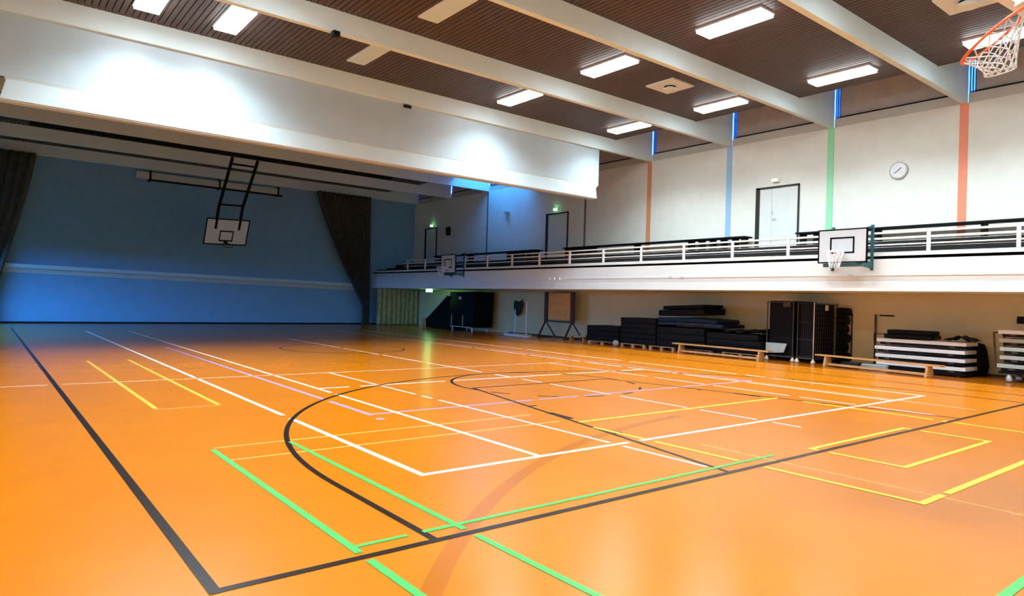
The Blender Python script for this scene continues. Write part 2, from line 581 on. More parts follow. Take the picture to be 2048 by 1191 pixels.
# ------------------------------------------------------------------ doors on the gallery
def gallery_door(idx, y0, y1, zt, double, label):
    d = bpy.data.objects.new('door_%d' % idx, None)
    COL.objects.link(d)
    d.location = (XW, (y0 + y1) / 2, 3.5)
    struct(d, label, 'door')
    m = MB()
    m.box(XW - .06, XW + .02, y1 - .14, y1, 3.5, zt)
    m.box(XW - .06, XW + .02, y0, y0 + .035, 3.5, zt)
    m.box(XW - .06, XW + .02, y0, y1, zt - .06, zt)
    m.build('door_frame', 'dark_frame', d)
    spl = [(y0 + .035, y0 + (y1 - y0) * .62), (y0 + (y1 - y0) * .625, y1 - .14)] if double else [(y0 + .035, y1 - .14)]
    for i, (a, b) in enumerate(spl):
        m = MB()
        m.box(XW - .035, XW + .01, a, b, 3.5, zt - .06)
        lf = m.build('door_leaf', 'door', d, bevel=.004)
        if i == 0:
            m = MB()
            m.tube([(XW - .035, b - .07, 4.52), (XW - .085, b - .07, 4.52), (XW - .085, b - .19, 4.53)], .012, 8)
            m.build('door_handle', 'metal', lf, smooth=True)
            m = MB()
            m.box(XW - .045, XW - .03, b - .05, b - .02, 4.66, 4.8)
            m.build('lock_plate', 'metal', lf)
gallery_door(1, 11.18, 12.70, 5.61, True, 'pale double gallery door in a dark frame between blue and mint strips')
gallery_door(2, 21.95, 23.42, 5.64, False, 'grey gallery door with dark jamb in the dim part of the hall')
gallery_door(3, 32.9, 34.18, 5.68, False, 'dim gallery door furthest along the balcony')
def exit_light(loc, size, mm, label):
    t = thing('exit_light', loc, label, 'exit light', 'exit lights')
    x, y, z = loc
    m = MB()
    m.box(x + size * .5, x + size * .9, y - size * 1.4, y + size * 1.4, z - size * .7, z + size * .7)
    m.build('housing', 'white_metal', t)
    m = MB()
    m.box(x - size * .4, x + size * .5, y - size * 1.2, y + size * 1.2, z - size * .55, z + size * .55)
    m.build('lens', mm, t, bevel=size * .2)
exit_light((XW - .1, 12.0, 5.80), .085, 'exit_dim', 'small pale exit light above the pale double gallery door')
exit_light((XW - .1, 22.75, 5.79), .085, 'exitm', 'small green exit light above the grey gallery door in the dim part')
exit_light((XW - .1, 33.4, 5.79), .085, 'exitm', 'small green exit light above the dim door furthest along the balcony')

# wall clock, box and bracket
ck = thing('wall_clock', (XW, 8.2, 5.62), 'round white wall clock between the mint and salmon strips', 'clock')
m = MB()
m.lathe((XW - .06, 8.22, 5.62), [(.01, .0), (.235, .0), (.25, .02), (.25, .06)], 32, 'x')
m.build('case', 'metal', ck, smooth=True)
m = MB()
m.lathe((XW - .068, 8.22, 5.62), [(.0, .0), (.205, .0), (.205, .008)], 32, 'x')
m.build('dial', 'white_metal', ck)
m = MB()
m.bar((XW - .075, 8.22, 5.62), (XW - .075, 8.14, 5.69), .02, .01)
m.bar((XW - .075, 8.22, 5.62), (XW - .075, 8.33, 5.54), .015, .01)
m.build('hands', 'blackm', ck)
m = MB()
m.box(XW - .16, XW, 31.5, 31.78, 5.15, 5.6)
tag(m.build('wall_speaker', 'blackm', bevel=.02), 'small black loudspeaker box on the dim wall beside the furthest gallery door', 'speaker')
m = MB()
m.box(XW - .2, XW, 26.2, 26.45, 5.9, 6.0)
m.box(XW - .1, XW, 26.28, 26.36, 5.6, 5.95)
tag(m.build('wall_bracket', 'grey_panel', bevel=.01), 'small grey bracket on the dim wall below the blue glow', 'bracket')

# ------------------------------------------------------------------ balcony
ZF, ZU = 3.06, 2.09
m = MB()
m.box(XB, XW, YN, YF, ZU, 2.98, 0)
m.box(XB - .03, XB + .22, YN, YF, ZU, 2.33, 0)
m.box(XB, XB + .16, YN, YF, 2.9, ZF, 0)
m.box(XB + .01, XB + .15, YN, YF, ZF, ZF + .015, 1)
m.box(XB + .16, 18.7, YN, YF, 2.98, 3.0, 1)
m.box(18.7, XW, YN, YF, 2.98, 3.28, 1)
m.box(19.3, XW, YN, YF, 3.28, 3.5, 1)
struct(m.build('balcony', ['fascia', 'carpet'], bevel=.004), 'white balcony with dark stepped tiers along the right wall', 'balcony')
t = thing('conduit', (XB, 12.0, 2.5), 'thin white cable conduit along the balcony front', 'conduit')
m = MB()
m.box(XB - .03, XB, 2.0, 19.2, 2.485, 2.52)
m.build('channel', 'white_metal', t)
for yy in (19.45, 19.75, 20.05):
    m = MB()
    m.box(XB - .04, XB, yy, yy + .1, 2.46, 2.56)
    m.build('junction_box', 'white_metal', t)
for yy in (14.0, 13.55, 8.2):
    m = MB()
    m.box(XB - .045, XB, yy, yy + .12, 2.47, 2.52)
    m.build('clip', 'ledge', t)

rl = thing('balcony_railing', (XB + .06, 12.0, ZF), 'white three rail railing along the balcony edge', 'railing')
for z, wd, hh, nm in ((3.56, .05, .05, 'top_rail'), (3.42, .05, .055, 'middle_rail'), (3.26, .035, .035, 'lower_rail')):
    m = MB()
    m.box(XB + .04, XB + .04 + wd, YN, 31.9 if nm != 'top_rail' else 31.7, z - hh / 2, z + hh / 2)
    m.build(nm, 'white_metal', rl, bevel=.008)
k = 0
yy = 4.66 - 1.79 * 3
while yy < 31.6:
    m = MB()
    m.box(XB + .02, XB + .08, yy - .04, yy + .04, ZF, 3.56)
    m.build('post', 'white_metal', rl, bevel=.008)
    yy += 1.79
m = MB()
m.box(XB + .04, XB + .10, 31.6, YF - .6, ZF + .01, ZF + .06)
tag(m.build('hand_rail', 'blackm'), 'low black rail on the balcony edge past the end of the white railing', 'rail')

# gallery benches
def gallery_bench(y0, y1, sup, label):
    t = thing('gallery_bench', (20.15, (y0 + y1) / 2, 3.5), label, 'bench', 'benches along the gallery wall')
    m = MB()
    m.box(19.95, 20.4, y0, y1, 3.925, 3.975)
    m.build('seat', 'blackm', t, bevel=.006)
    for s in sup:
        m = MB()
        m.box(20.0, 20.34, s - .035, s + .035, 3.5, 3.925)
        m.build('support', 'blackm', t)
gallery_bench(3.2, 11.0, [10.85, 10.4, 8.6, 6.0, 3.6], 'long dark gallery bench nearest the round clock')
gallery_bench(12.75, 21.7, [12.9, 13.25, 13.7, 14.15, 14.6, 15.05, 17.6, 20.0, 20.4, 20.8, 21.2, 21.55], 'long dark gallery bench between the pale double door and the grey door')
gallery_bench(23.5, 32.4, [23.7, 24.2, 24.7, 25.2, 25.7, 29.0, 32.0], 'long dark gallery bench in the dim part beyond the grey door')
m = MB()
m.box(XB + .22, XB + .45, 10.7, 12.0, 3.02, 3.10)
tag(m.build('wooden_plank', 'wood', bevel=.005), 'pale wooden plank lying on the balcony behind the railing', 'plank')

# ------------------------------------------------------------------ wall mounted baskets on the balcony front
def side_basket(yc, label):
    t = thing('basketball_hoop', (XB, yc, 2.8), label, 'basketball hoop', 'basketball hoops on the balcony')
    xf = 17.22
    zb, zt, hw = 2.79, 3.66, .625
    m = MB()
    m.box(xf, xf + .03, yc - hw, yc + hw, zb, zt)
    bd = m.build('backboard', 'board', t)
    m = MB()
    e = .035
    for a in ((yc - hw, yc + hw, zb, zb + e), (yc - hw, yc + hw, zt - e, zt), (yc - hw, yc - hw + e, zb, zt), (yc + hw - e, yc + hw, zb, zt)):
        m.box(xf - .004, xf + .034, a[0], a[1], a[2], a[3])
    m.build('border', 'blackm', bd)
    m = MB()
    s0, s1, z0, z1, e = yc - .31, yc + .31, zb + .24, zb + .66, .042
    for a in ((s0, s1, z0, z0 + e), (s0, s1, z1 - e, z1), (s0, s0 + e, z0, z1), (s1 - e, s1, z0, z1)):
        m.box(xf - .005, xf, a[0], a[1], a[2], a[3])
    m.build('target_square', 'blackm', bd)
    m = MB()
    R = .225
    c = Vector((xf - .15 - R, yc, zb + .27))
    m.tube([c + Vector((R * math.cos(a), R * math.sin(a), 0)) for a in [2 * PI * i / 28 for i in range(28)]], .011, 8, True)
    m.box(xf - .17, xf, yc - .06, yc + .06, zb + .2, zb + .28)
    m.build('ring', 'white_metal', t, smooth=True)
    m = MB()
    for i in range(12):
        a, a2 = 2 * PI * i / 12, 2 * PI * (i + 1) / 12
        for q, q2 in ((a, a2), (a2, a)):
            m.tube([c + Vector((R * math.cos(q), R * math.sin(q), 0)), c + Vector((.16 * math.cos((q + q2) / 2), .16 * math.sin((q + q2) / 2), -.2)),
                    c + Vector((.11 * math.cos(q2), .11 * math.sin(q2), -.42))], .005, 5)
    m.build('net', 'net', t)
    for s in (-1, 1):
        ys = yc + s * .5
        m = MB()
        m.box(XB - .05, XB, ys - .035, ys + .035, 2.62, 3.78)
        m.build('wall_upright', 'teal', t, bevel=.004)
        for za, zc in ((2.72, zb + .05), (3.74, zt - .08)):
            m = MB()
            m.bar((XB - .03, ys, za), (xf + .03, yc + s * .36, zc), .05)
            m.build('arm', 'teal', t)
        m = MB()
        m.hexa([(xf + .03, yc + s * .36 - .02, 2.74), (XB - .03, ys - .02, 2.66), (XB - .03, ys + .02, 2.66), (xf + .03, yc + s * .36 + .02, 2.74),
                (xf + .03, yc + s * .36 - .02, 2.80), (XB - .03, ys - .02, 2.86), (XB - .03, ys + .02, 2.86), (xf + .03, yc + s * .36 + .02, 2.80)])
        m.build('gusset', 'teal', t)
    m = MB()
    m.bar((xf + .08, yc - .5, 2.74), (xf + .08, yc + .5, 2.74), .09)
    m.build('cross_bar', 'teal', t)
side_basket(8.22, 'white basketball backboard with black square on the balcony front near the mint strip')
side_basket(26.6, 'small distant basketball backboard on the dim end of the balcony front')

# ------------------------------------------------------------------ raised partition
PY = 17.36
t = thing('divider_wall', (8.0, PY, 5.4), 'white raised divider wall hanging under the beam across the hall', 'partition')
m = MB()
m.box(XL, 17.68, PY + .02, PY + .2, 5.86, ZB + .02)
m.build('upper_panel', 'part', t, bevel=.02)
m = MB()
m.box(.3, 17.6, PY + .02, PY + .2, 5.80, 5.87)
m.build('seam_recess', 'ledge', t)
m = MB()
m.hexa([(.22, PY, 5.40), (17.6, PY, 5.40), (17.6, PY + .28, 5.40), (.22, PY + .28, 5.40),
        (.32, PY, 5.82), (17.52, PY, 5.82), (17.52, PY + .28, 5.82), (.32, PY + .28, 5.82)])
m.build('bottom_bar', 'part_bar', t, bevel=.012)
m = MB()
m.box(.22, 17.5, PY + .03, PY + .27, 5.37, 5.41)
m.build('rubber_edge', 'ledge', t)
m = MB()
m.box(-.5, .2, PY - .05, PY + .35, 5.37, 5.85)
tag(m.build('hoist_motor', 'blackm', bevel=.02), 'black hoist box at the cut off end of the white divider wall', 'motor')
m = MB()
m.box(9.53, 9.76, PY - .08, PY + .0, 7.1, 7.17)
tag(m.build('beam_sensor', 'blackm', bevel=.005), 'small black sensor at the top edge of the white divider wall', 'sensor')
m = MB()
m.box(5.75, 5.9, 13.6, 13.76, 7.1, 7.2)
tag(m.build('beam_clamp', 'blackm', bevel=.005), 'small dark clamp under the second beam near the square vents', 'clamp')

# ------------------------------------------------------------------ lamps, vents, plates on the ceiling
def ceiling_light(x, yc, label, seen=True):
    t = thing('ceiling_light', (x, yc, ZC), label, 'ceiling light', 'ceiling lights')
    m = MB()
    hw, hl = .27, .8
    m.box(x - hw, x + hw, yc - hl, yc + hl, ZC - .05, ZC + .02)
    m.build('housing', 'housing', t, bevel=.012)
    m = MB()
    m.box(x - hw + .025, x + hw - .025, yc - hl + .025, yc + hl - .025, ZC - .11, ZC - .045)
    m.build('diffuser', 'lamp', t, bevel=.008)
    l = bpy.data.lights.new('tube_light', 'AREA')
    l.shape = 'RECTANGLE'
    l.size, l.size_y = .48, 1.54
    l.energy = LAMP_W
    l.color = (.90, 1.0, 1.03)
    l.spread = math.radians(130)
    lo = bpy.data.objects.new('tube_light', l)
    lo.location = (0, 0, -.125)
    lo.parent = t
    COL.objects.link(lo)
bays = [15.62, 12.0, 8.38, 4.8, 1.2]
bayname = ['nearest the divider wall', 'between second and third beams', 'between third and fourth beams', 'behind the hoisted ring', 'over the camera end']
for i, yc in enumerate(bays):
    for x, nm in ((4.3, 'left row'), (12.46, 'middle row'), (17.28, 'row by the balcony')):
        ceiling_light(x, yc, 'bright ceiling light %s, %s' % (bayname[i], nm))
    if i in (0, 2, 4):
        ceiling_light(2.68 if i == 0 else -.1, yc, 'bright ceiling light %s, at the far left end of its bay' % bayname[i])
for yc, bn in ((15.62, 'between the divider wall and the second beam'), (12.0, 'between the second and third beams')):
    t = thing('ceiling_vent', (7.55, yc, ZC), 'white perforated vent panel ' + bn, 'vent', 'ceiling vent panels')
    m = MB()
    m.box(7.3, 7.8, yc - .78, yc + .78, ZC - .035, ZC + .01)
    m.build('frame', 'white_metal', t, bevel=.006)
    m = MB()
    m.box(7.34, 7.76, yc - .74, yc + .74, ZC - .045, ZC - .03)
    m.build('perforated_panel', 'vent', t)
for yc, bn in ((11.98, 'beyond the third beam'), (4.8, 'near the hoisted basketball ring')):
    t = thing('ceiling_diffuser', (14.88, yc, ZC), 'square white ceiling plate with round air nozzle ' + bn, 'air diffuser', 'square air diffusers')
    m = MB()
    m.box(14.41, 15.35, yc - .47, yc + .47, ZC - .04, ZC + .01)
    m.build('plate', 'plaster', t, bevel=.005)
    m = MB()
    m.lathe((14.88, yc, ZC - .04), [(.11, 0), (.11, -.03), (.2, -.06), (.21, -.10), (.19, -.12), (.05, -.12)], 28)
    m.build('nozzle', 'plaster', t, smooth=True)
    m = MB()
    m.lathe((14.88, yc, ZC - .041), [(.16, 0), (.16, -.01), (.05, -.012)], 24)
    m.build('dark_slot', 'blackm', t)
for x, y in ((12.9, 14.2), (13.9, 10.9), (5.6, 13.4 + 1.2)):
    m = MB()
    m.lathe((x, y, ZC), [(.05, .02), (.05, -.03), (.03, -.06)], 14)
    tag(m.build('ceiling_hook', 'blackm'), 'tiny dark fixing on the slatted ceiling, %s' % {12.9: 'by the light nearest the divider wall', 13.9: 'beside the square white plate', 5.6: 'left of the vent panels'}[x], 'ceiling hook', 'dark ceiling fixings')

# ------------------------------------------------------------------ hoisted basket in the dark part of the hall
t = thing('basketball_hoop', (8.4, 28.28, 7.1), 'white backboard hanging on a black ladder frame before the far blue wall', 'basketball hoop')
def board_pt(a, b):
    """a across 0..1, b up 0..1"""
    return Vector((7.52 + 1.8 * a, 31.05 - .55 * b, 3.655 + 1.10 * b)) + Vector((0, 0, .05 * (a - .5)))
nb = (board_pt(1, 0) - board_pt(0, 0)).cross(board_pt(0, 1) - board_pt(0, 0)).normalized()
def slab(mb, a0, a1, b0, b1, d0, d1, mi=0):
    q = [(a0, b0), (a1, b0), (a1, b1), (a0, b1)]
    mb.hexa([board_pt(*p) + nb * d0 for p in q] + [board_pt(*p) + nb * d1 for p in q], mi)
m = MB()
slab(m, 0, 1, 0, 1, -.03, 0)
bd = m.build('backboard', 'board', t)
m = MB()
for a in ((0, 1, 0, .045), (0, 1, .955, 1), (0, .028, 0, 1), (.972, 1, 0, 1)):
    slab(m, *a, -.035, .006)
m.build('border', 'blackm', bd)
m = MB()
for a in ((.34, .66, .14, .19), (.34, .66, .5, .55), (.34, .365, .14, .55), (.635, .66, .14, .55)):
    slab(m, *a, 0, .008)
m.build('target_square', 'blackm', bd)
c = board_pt(.5, .12) + nb * .38
ax, ay = Vector((1, 0, 0)), nb
m = MB()
m.tube([c + (ax * math.cos(q) + ay * math.sin(q)) * .225 for q in [2 * PI * i / 28 for i in range(28)]], .014, 8, True)
m.bar(board_pt(.5, .12), c - nb * .22, .12, .05)
m.build('ring', 'blackm', t, smooth=True)
m = MB()
for i in range(10):
    q = 2 * PI * i / 10
    m.tube([c + (ax * math.cos(q) + ay * math.sin(q)) * .22, c + (ax * math.cos(q) + ay * math.sin(q)) * .12 + Vector((0, 0, -.35))], .004, 4)
m.build('net', 'pale_drape', t)
topz = 7.0
pl = []
for sx, xt in ((-1, 7.86), (1, 8.86)):
    top = Vector((xt, 28.28, topz))
    bend = board_pt(.5 + sx * .27, 1) + Vector((0, -.22, .52))
    low = board_pt(.5 + sx * .27, .6) - nb * .04
    m = MB()
    m.bar(top, bend, .1)
    m.build('long_pole', 'blackm', t)
    m = MB()
    m.bar(bend, low, .1)
    m.build('short_pole', 'blackm', t)
    pl.append((top, bend, low))
for f, nm in ((.12, 'rung'), (.97, 'rung')):
    a = pl[0][0].lerp(pl[0][1], f)
    b = pl[1][0].lerp(pl[1][1], f)
    m = MB()
    m.bar(a, b, .07)
    m.build(nm, 'blackm', t)
m = MB()
m.box(1.2, 15.0, 28.18, 28.34, 7.06, 7.2)
tag(m.build('overhead_track', 'blackm'), 'long black steel track under the beam above the ladder frame', 'track')

# pale screen box in black frame high on the far wall
t = thing('screen_case', (9.1, YF, 6.6), 'long pale case in a black bracket frame high on the far wall', 'screen case')
m = MB()
m.box(5.55, 12.2, YF - .42, YF - .12, 6.74, 7.06)
m.build('case', 'pale_case', t, bevel=.02)
m = MB()
m.box(6.08, 12.3, YF - .46, YF - .36, 6.66, 6.74)
m.build('lower_bar', 'blackm', t)
for xx in (6.08, 9.15, 12.05):
    m = MB()
    m.box(xx, xx + .08, YF - .46, YF - .005, 6.66, 7.12)
    m.build('bracket', 'blackm', t)

# ------------------------------------------------------------------ drapes
def drape(name, pts_top, pts_bot, zt, zb, amp, waves, mm, label, mid=None, nu=90, nv=24):
    """surface hung between a top and a bottom segment, gathered towards the bottom"""
    mb = MB()
    base = 0
    T0, T1 = Vector(pts_top[0]), Vector(pts_top[1])
    B0, B1 = Vector(pts_bot[0]), Vector(pts_bot[1])
    for j in range(nv + 1):
        v = j / nv
        s = v if mid is None else mid(v)
        for i in range(nu + 1):
            u = i / nu
            p = T0.lerp(T1, u).lerp(B0.lerp(B1, u), s)
            off = amp * (1 - .3 * v) * math.sin(u * waves * 2 * PI + .6 * math.sin(u * 9 + v))
            mb.v.append((p.x, p.y + off, zt + (zb - zt) * v))
    for j in range(nv):
        for i in range(nu):
            a = j * (nu + 1) + i
            mb.f.append((a, a + 1, a + nu + 2, a + nu + 1))
            mb.mi.append(0)
    o = mb.build(name, mm, smooth=True)
    md = o.modifiers.new('thick', 'SOLIDIFY')
    md.thickness = .02
    return tag(o, label, 'curtain')
gather = lambda v: min(1, v / .85) ** 1.2
drape('stage_curtain', [(14.1, 34.9, 0), (17.3, 34.9, 0)], [(16.95, 34.9, 0), (17.38, 34.9, 0)], 7.2, .02, .12, 12, 'drape', 'brown grey curtain drawn aside beside the far blue wall', gather)
drape('stage_curtain', [(XL + .1, 34.9, 0), (1.75, 34.9, 0)], [(XL + .1, 34.9, 0), (.45, 34.9, 0)], 7.2, .02, .09, 9, 'drape', 'dark curtain at the dark edge of the far wall opposite the balcony', gather)
drape('hanging_curtain', [(17.75, 34.7, 0), (20.4, 34.7, 0)], [(17.75, 34.7, 0), (20.4, 34.7, 0)], 2.08, .03, .07, 9, 'pale_drape', 'pale olive curtain under the far end of the balcony')

# ------------------------------------------------------------------ hoisted ring and net near the camera
t = thing('basketball_hoop', (5.35, 1.3, 3.9), 'orange basketball ring with white net, folded up close to the camera', 'basketball hoop')
C = Vector((5.145, 1.53, 3.372)) + cr * .03 + cu * .01
vdir = (C - Vector((0, 0, CAM_H))).normalized()
va = (cr * .76 + cu * .65)
va = (va - vdir * va.dot(vdir)).normalized()       # slope of the folded ring
vp = va.cross(vdir).normalized()
if vp.z > 0:
    vp = -vp
vb = (vdir * .985 + vp * .17).normalized()
R = .225
ring = [C + (va * math.cos(q) + vb * math.sin(q)) * R for q in [2 * PI * i / 40 for i in range(40)]]
m = MB()
m.tube(ring, .010, 10, True)
m.build('ring', 'orange_steel', t, smooth=True)
hub = C + va * .27
m = MB()
for s in (-1, 1):
    m.tube([C + (va * math.cos(s * .75) + vb * math.sin(s * .75)) * R, hub + vb * s * .05], .010, 8)
m.hexa([hub + vb * a + va * b + va.cross(vb) * d for d in (-.03, .03) for a, b in ((-.08, -.04), (.08, -.04), (.08, .0), (-.08, .0))])
m.build('ring_mount', 'orange_steel', t, smooth=True)
# net: hangs from the ring and bunches towards the bottom
bot = C + cr * .045 + Vector((0, 0, -.235))
N = 12
def netp(i, f):
    q = 2 * PI * i / N
    p = C + (va * math.cos(q) + vb * math.sin(q)) * R * .98
    e = bot + cr * .085 * math.cos(q) + fw * .085 * math.sin(q)
    e.z = bot.z + .02 * math.cos(q)
    g = 1 - (1 - f) ** 1.5
    out = p.lerp(e, g)
    out.z = p.z + (e.z - p.z) * f
    return out
m = MB()
levels = [0, .22, .4, .56, .7, .85, 1]
for i in range(N):
    for s in (-1, 1):
        pts = [netp(i + s * .5 * (j % 2), f) for j, f in enumerate(levels)]
        m.tube(pts, .0045, 6)
m.tube([netp(i, 1) for i in range(N)], .0045, 6, True)
m.build('net', 'net', t, smooth=True)
m = MB()
h0 = hub + cu * .03 - cr * .04
m.hexa([h0 + cr * a + cu * b + fw * d for d in (-.05, .06) for a, b in ((-.06, -.05), (.05, -.06), (.07, .05), (-.03, .06))])
m.build('hinge_block', 'white_metal', t, bevel=.01)
m = MB()
m.bar(h0 + cr * .34 - cu * .2 + fw * .1, h0 - cr * .22 + cu * .14 + fw * .1, .075)
m.build('cross_tube', 'white_metal', t)
m = MB()
bq = h0 + cu * .16 + fw * .1
up = (cu * .85 + fw * .5).normalized()
nn = cr.cross(up)
m.hexa([bq + cr * a + up * b + nn * d for d in (0, .03) for a, b in ((-.6, 0), (.6, 0), (.6, .9), (-.6, .9))])
m.build('backboard', 'board', t)
m = MB()
m.bar(bq + up * .5, Vector((6.6, 2.0, ZC)), .08)
m.build('ceiling_arm', 'white_metal', t)

# ------------------------------------------------------------------ things under the balcony
def mat_block(name, x0, x1, y0, y1, z0, z1, mm, label, group, tilt=0, sag=0, bevel=.03, cat='gym mat'):
    mb = MB()
    c = Vector(((x0 + x1) / 2, (y0 + y1) / 2, 0))
    n = 10
    rings = []
    for i in range(n + 1):
        f = i / n
        y = y0 + (y1 - y0) * f
        dz = tilt * (f - .5) - sag * (2 * f - 1) ** 2
        rings.append([(x0, y, z0 + dz), (x1, y, z0 + dz), (x1, y, z1 + dz), (x0, y, z1 + dz)])
    base = len(mb.v)
    for r in rings:
        mb.v += r
    for i in range(n):
        for k in range(4):
            l = (k + 1) % 4
            mb.f.append((i * 4 + k, i * 4 + l, (i + 1) * 4 + l, (i + 1) * 4 + k))
            mb.mi.append(0)
    mb.f.append((0, 1, 2, 3))
    mb.f.append(tuple(n * 4 + k for k in (3, 2, 1, 0)))
    mb.mi += [0, 0]
    return tag(mb.build(name, mm, bevel=bevel, smooth=True), label, cat, group)

def pallet(y0, y1, x0, x1, label):
    t = thing('pallet', ((x0 + x1) / 2, (y0 + y1) / 2, 0), label, 'pallet', 'pallets under the mats')
    m = MB()
    for i in range(5):
        xx = x0 + (x1 - x0 - .1) * i / 4
        m.box(xx, xx + .1, y0, y1, .115, .14)
    m.build('deck', 'wood2', t)
    for yy in (y0, (y0 + y1) / 2 - .05, y1 - .1):
        m = MB()
        for xx in (x0, (x0 + x1) / 2 - .06, x1 - .1):
            m.box(xx, xx + .1, yy, yy + .1, .022, .115)
        m.box(x0, x1, yy, yy + .1, 0, .022)
        m.build('skid', 'wood2', t)
pallet(17.3, 18.75, 18.75, 19.8, 'low wooden pallet under the lowest black mat stack beside the tan board')
pallet(15.9, 17.05, 18.75, 19.8, 'wooden pallet under the flat topped black mat stack, end beside the grey ball')
pallet(14.6, 15.7, 18.75, 19.8, 'wooden pallet under the dark mats just clear of the first long bench')
pallet(13.1, 14.3, 18.75, 19.8, 'wooden pallet behind the first leg of the long bench')
pallet(11.4, 12.7, 18.75, 19.8, 'wooden pallet behind the second leg of the long bench')
G = 'stacked gym mats'
for i in range(3):
    mat_block('gym_mat', 18.72 + .02 * (i % 2), 19.9, 17.15 + .03 * i, 18.85 - .02 * i, .14 + .195 * i, .335 + .195 * i, 'blackfab',
              '%s black mat in the lowest stack, beside the tan board stand' % ['bottom', 'middle', 'topmost'][i], G)
for i in range(5):
    mat_block('gym_mat', 18.74 + .015 * (i % 2), 19.95, 15.42 + .02 * (i % 2), 17.08, .14 + .19 * i, .33 + .19 * i, 'blackfab',
              '%s black mat in the flat topped stack beside the grey ball' % ['bottom', 'second lowest', 'middle', 'second highest', 'topmost'][i], G)
for i in range(3):
    mat_block('gym_mat', 18.74, 20.0, 13.35 + .03 * i, 15.36, .14 + .23 * i, .37 + .23 * i, 'blackfab',
              '%s black mat of three under the navy mats behind the long bench' % ['bottom', 'middle', 'top'][i], G)
for i in range(3):
    mat_block('gym_mat', 18.76, 20.0, 11.35 + .1 * (i == 2), 13.3, .14 + .2 * i, .34 + .2 * i, 'blackfab',
              '%s black mat of the low stack beside the tall wire cages' % ['bottom', 'middle', 'top'][i], G)
mat_block('gym_mat', 18.8, 20.1, 12.75, 15.38, .915, 1.03, 'navyfab', 'lower navy mat drooping at its end under the tilted black mat', G, sag=.03)
mat_block('gym_mat', 18.8, 20.1, 12.95, 15.38, 1.045, 1.18, 'navyfab', 'upper navy mat lying under the tilted black mat', G, sag=.03)
mat_block('gym_mat', 18.85, 20.1, 13.5, 15.4, 1.26, 1.46, 'blackfab', 'thick tilted black mat on top of the navy mats', G, tilt=-.10)
mat_block('gym_mat', 18.9, 20.1, 13.6, 15.25, 1.475, 1.60, 'blackfab', 'short black mat topmost of the highest pile', G, tilt=-.085)
# crumpled cover on the low stack
mb = MB()
nu, nv = 16, 10
for j in range(nv + 1):
    for i in range(nu + 1):
        x = 18.75 + 1.2 * j / nv
        y = 11.4 + 1.3 * i / nu
        z = .79 + .03 * math.sin(i * 1.3 + j) + .05 * math.exp(-((i - 12) / 1.6) ** 2) + .09 * math.exp(-((i - 4) / 2.4) ** 2)
        mb.v.append((x, y, z))
for j in range(nv):
    for i in range(nu):
        a = j * (nu + 1) + i
        mb.f.append((a, a + 1, a + nu + 2, a + nu + 1))
        mb.mi.append(0)
o = mb.build('tarpaulin', 'blackfab', smooth=True)
md = o.modifiers.new('thick', 'SOLIDIFY')
md.thickness = .015
tag(o, 'crumpled black cover thrown over the low mats beside the wire cages', 'cover')
mb = MB()
prof = [(.12 * math.sin(PI * i / 12) + .0005, .12 - .12 * math.cos(PI * i / 12)) for i in range(13)]
mb.lathe((18.56, 17.12, 0), prof, 24)
tag(mb.build('ball', 'ball', smooth=True), 'grey ball on the floor between two black mat stacks', 'ball')

# long gym benches
def gym_bench(p0, p1, label):
    a, b = Vector(p0), Vector(p1)
    c = (a + b) / 2
    t = thing('gym_bench', (c.x, c.y, 0), label, 'bench', 'long wooden gym benches')
    d = (b - a).normalized()
    n = Vector((-d.y, d.x, 0))
    m = MB()
    m.bar(a + Vector((0, 0, .305)), b + Vector((0, 0, .305)), .24, .04)
    m.build('seat', 'wood', t, bevel=.006)
    L = (b - a).length
    for q in (.32, L - .32):
        p = a + d * q
        m = MB()
        m.hexa([p + d * s * .03 + n * w2 + Vector((0, 0, z)) for z, ww in ((0, .17), (.285, .1)) for s, w2 in ((-1, -ww), (1, -ww), (1, ww), (-1, ww))])
        m.build('leg', 'wood', t, bevel=.006)
    m = MB()
    m.bar(a + d * .35 + Vector((0, 0, .07)), b - d * .35 + Vector((0, 0, .07)), .06, .06)
    m.build('foot_beam', 'wood', t, bevel=.005)
gym_bench((18.57, 14.45, 0), (18.3, 10.75, 0), 'long wooden gym bench in front of the black mats')
gym_bench((18.72, 9.55, 0), (18.22, 6.2, 0), 'long wooden gym bench in front of the white edged table stack')

# tan board on a stand
t = thing('board_stand', (19.9, 21.6, 0), 'tan board in a dark frame on splayed legs under the balcony', 'board stand')
m = MB()
m.box(19.85, 19.9, 21.0, 22.4, .82, 1.98)
m.build('board', 'tan', t, bevel=.005)
for ys in (20.75, 22.45):
    m = MB()
    m.box(19.83, 19.92, ys, ys + .2, .7, 2.02)
    m.build('upright', 'brown', t, bevel=.005)
    m = MB()
    m.bar((19.87, ys + .12, .75), (19.45, ys + .12, .03), .06)
    m.build('leg', 'brown', t)
    m = MB()
    m.bar((19.87, ys + .12, .75), (20.15, ys - .25, .03), .06)
    m.build('leg', 'brown', t)
    m = MB()
    m.bar((19.4, ys + .12, .03), (20.2, ys + .05, .03), .06)
    m.build('foot', 'brown', t)
m = MB()
m.bar((19.87, 20.8, .74), (19.87, 22.6, .74), .06)
m.build('lower_rail', 'brown', t)
# low wooden trestle
t = thing('trestle', (19.3, 19.9, 0), 'low wooden trestle on the floor between the tan board and the mats', 'trestle')
m = MB()
m.box(19.15, 19.4, 19.3, 20.4, .2, .24)
m.build('top', 'wood2', t)
for yy in (19.45, 20.2):
    m = MB()
    m.box(19.17, 19.38, yy, yy + .06, 0, .2)
    m.build('leg', 'wood2', t)

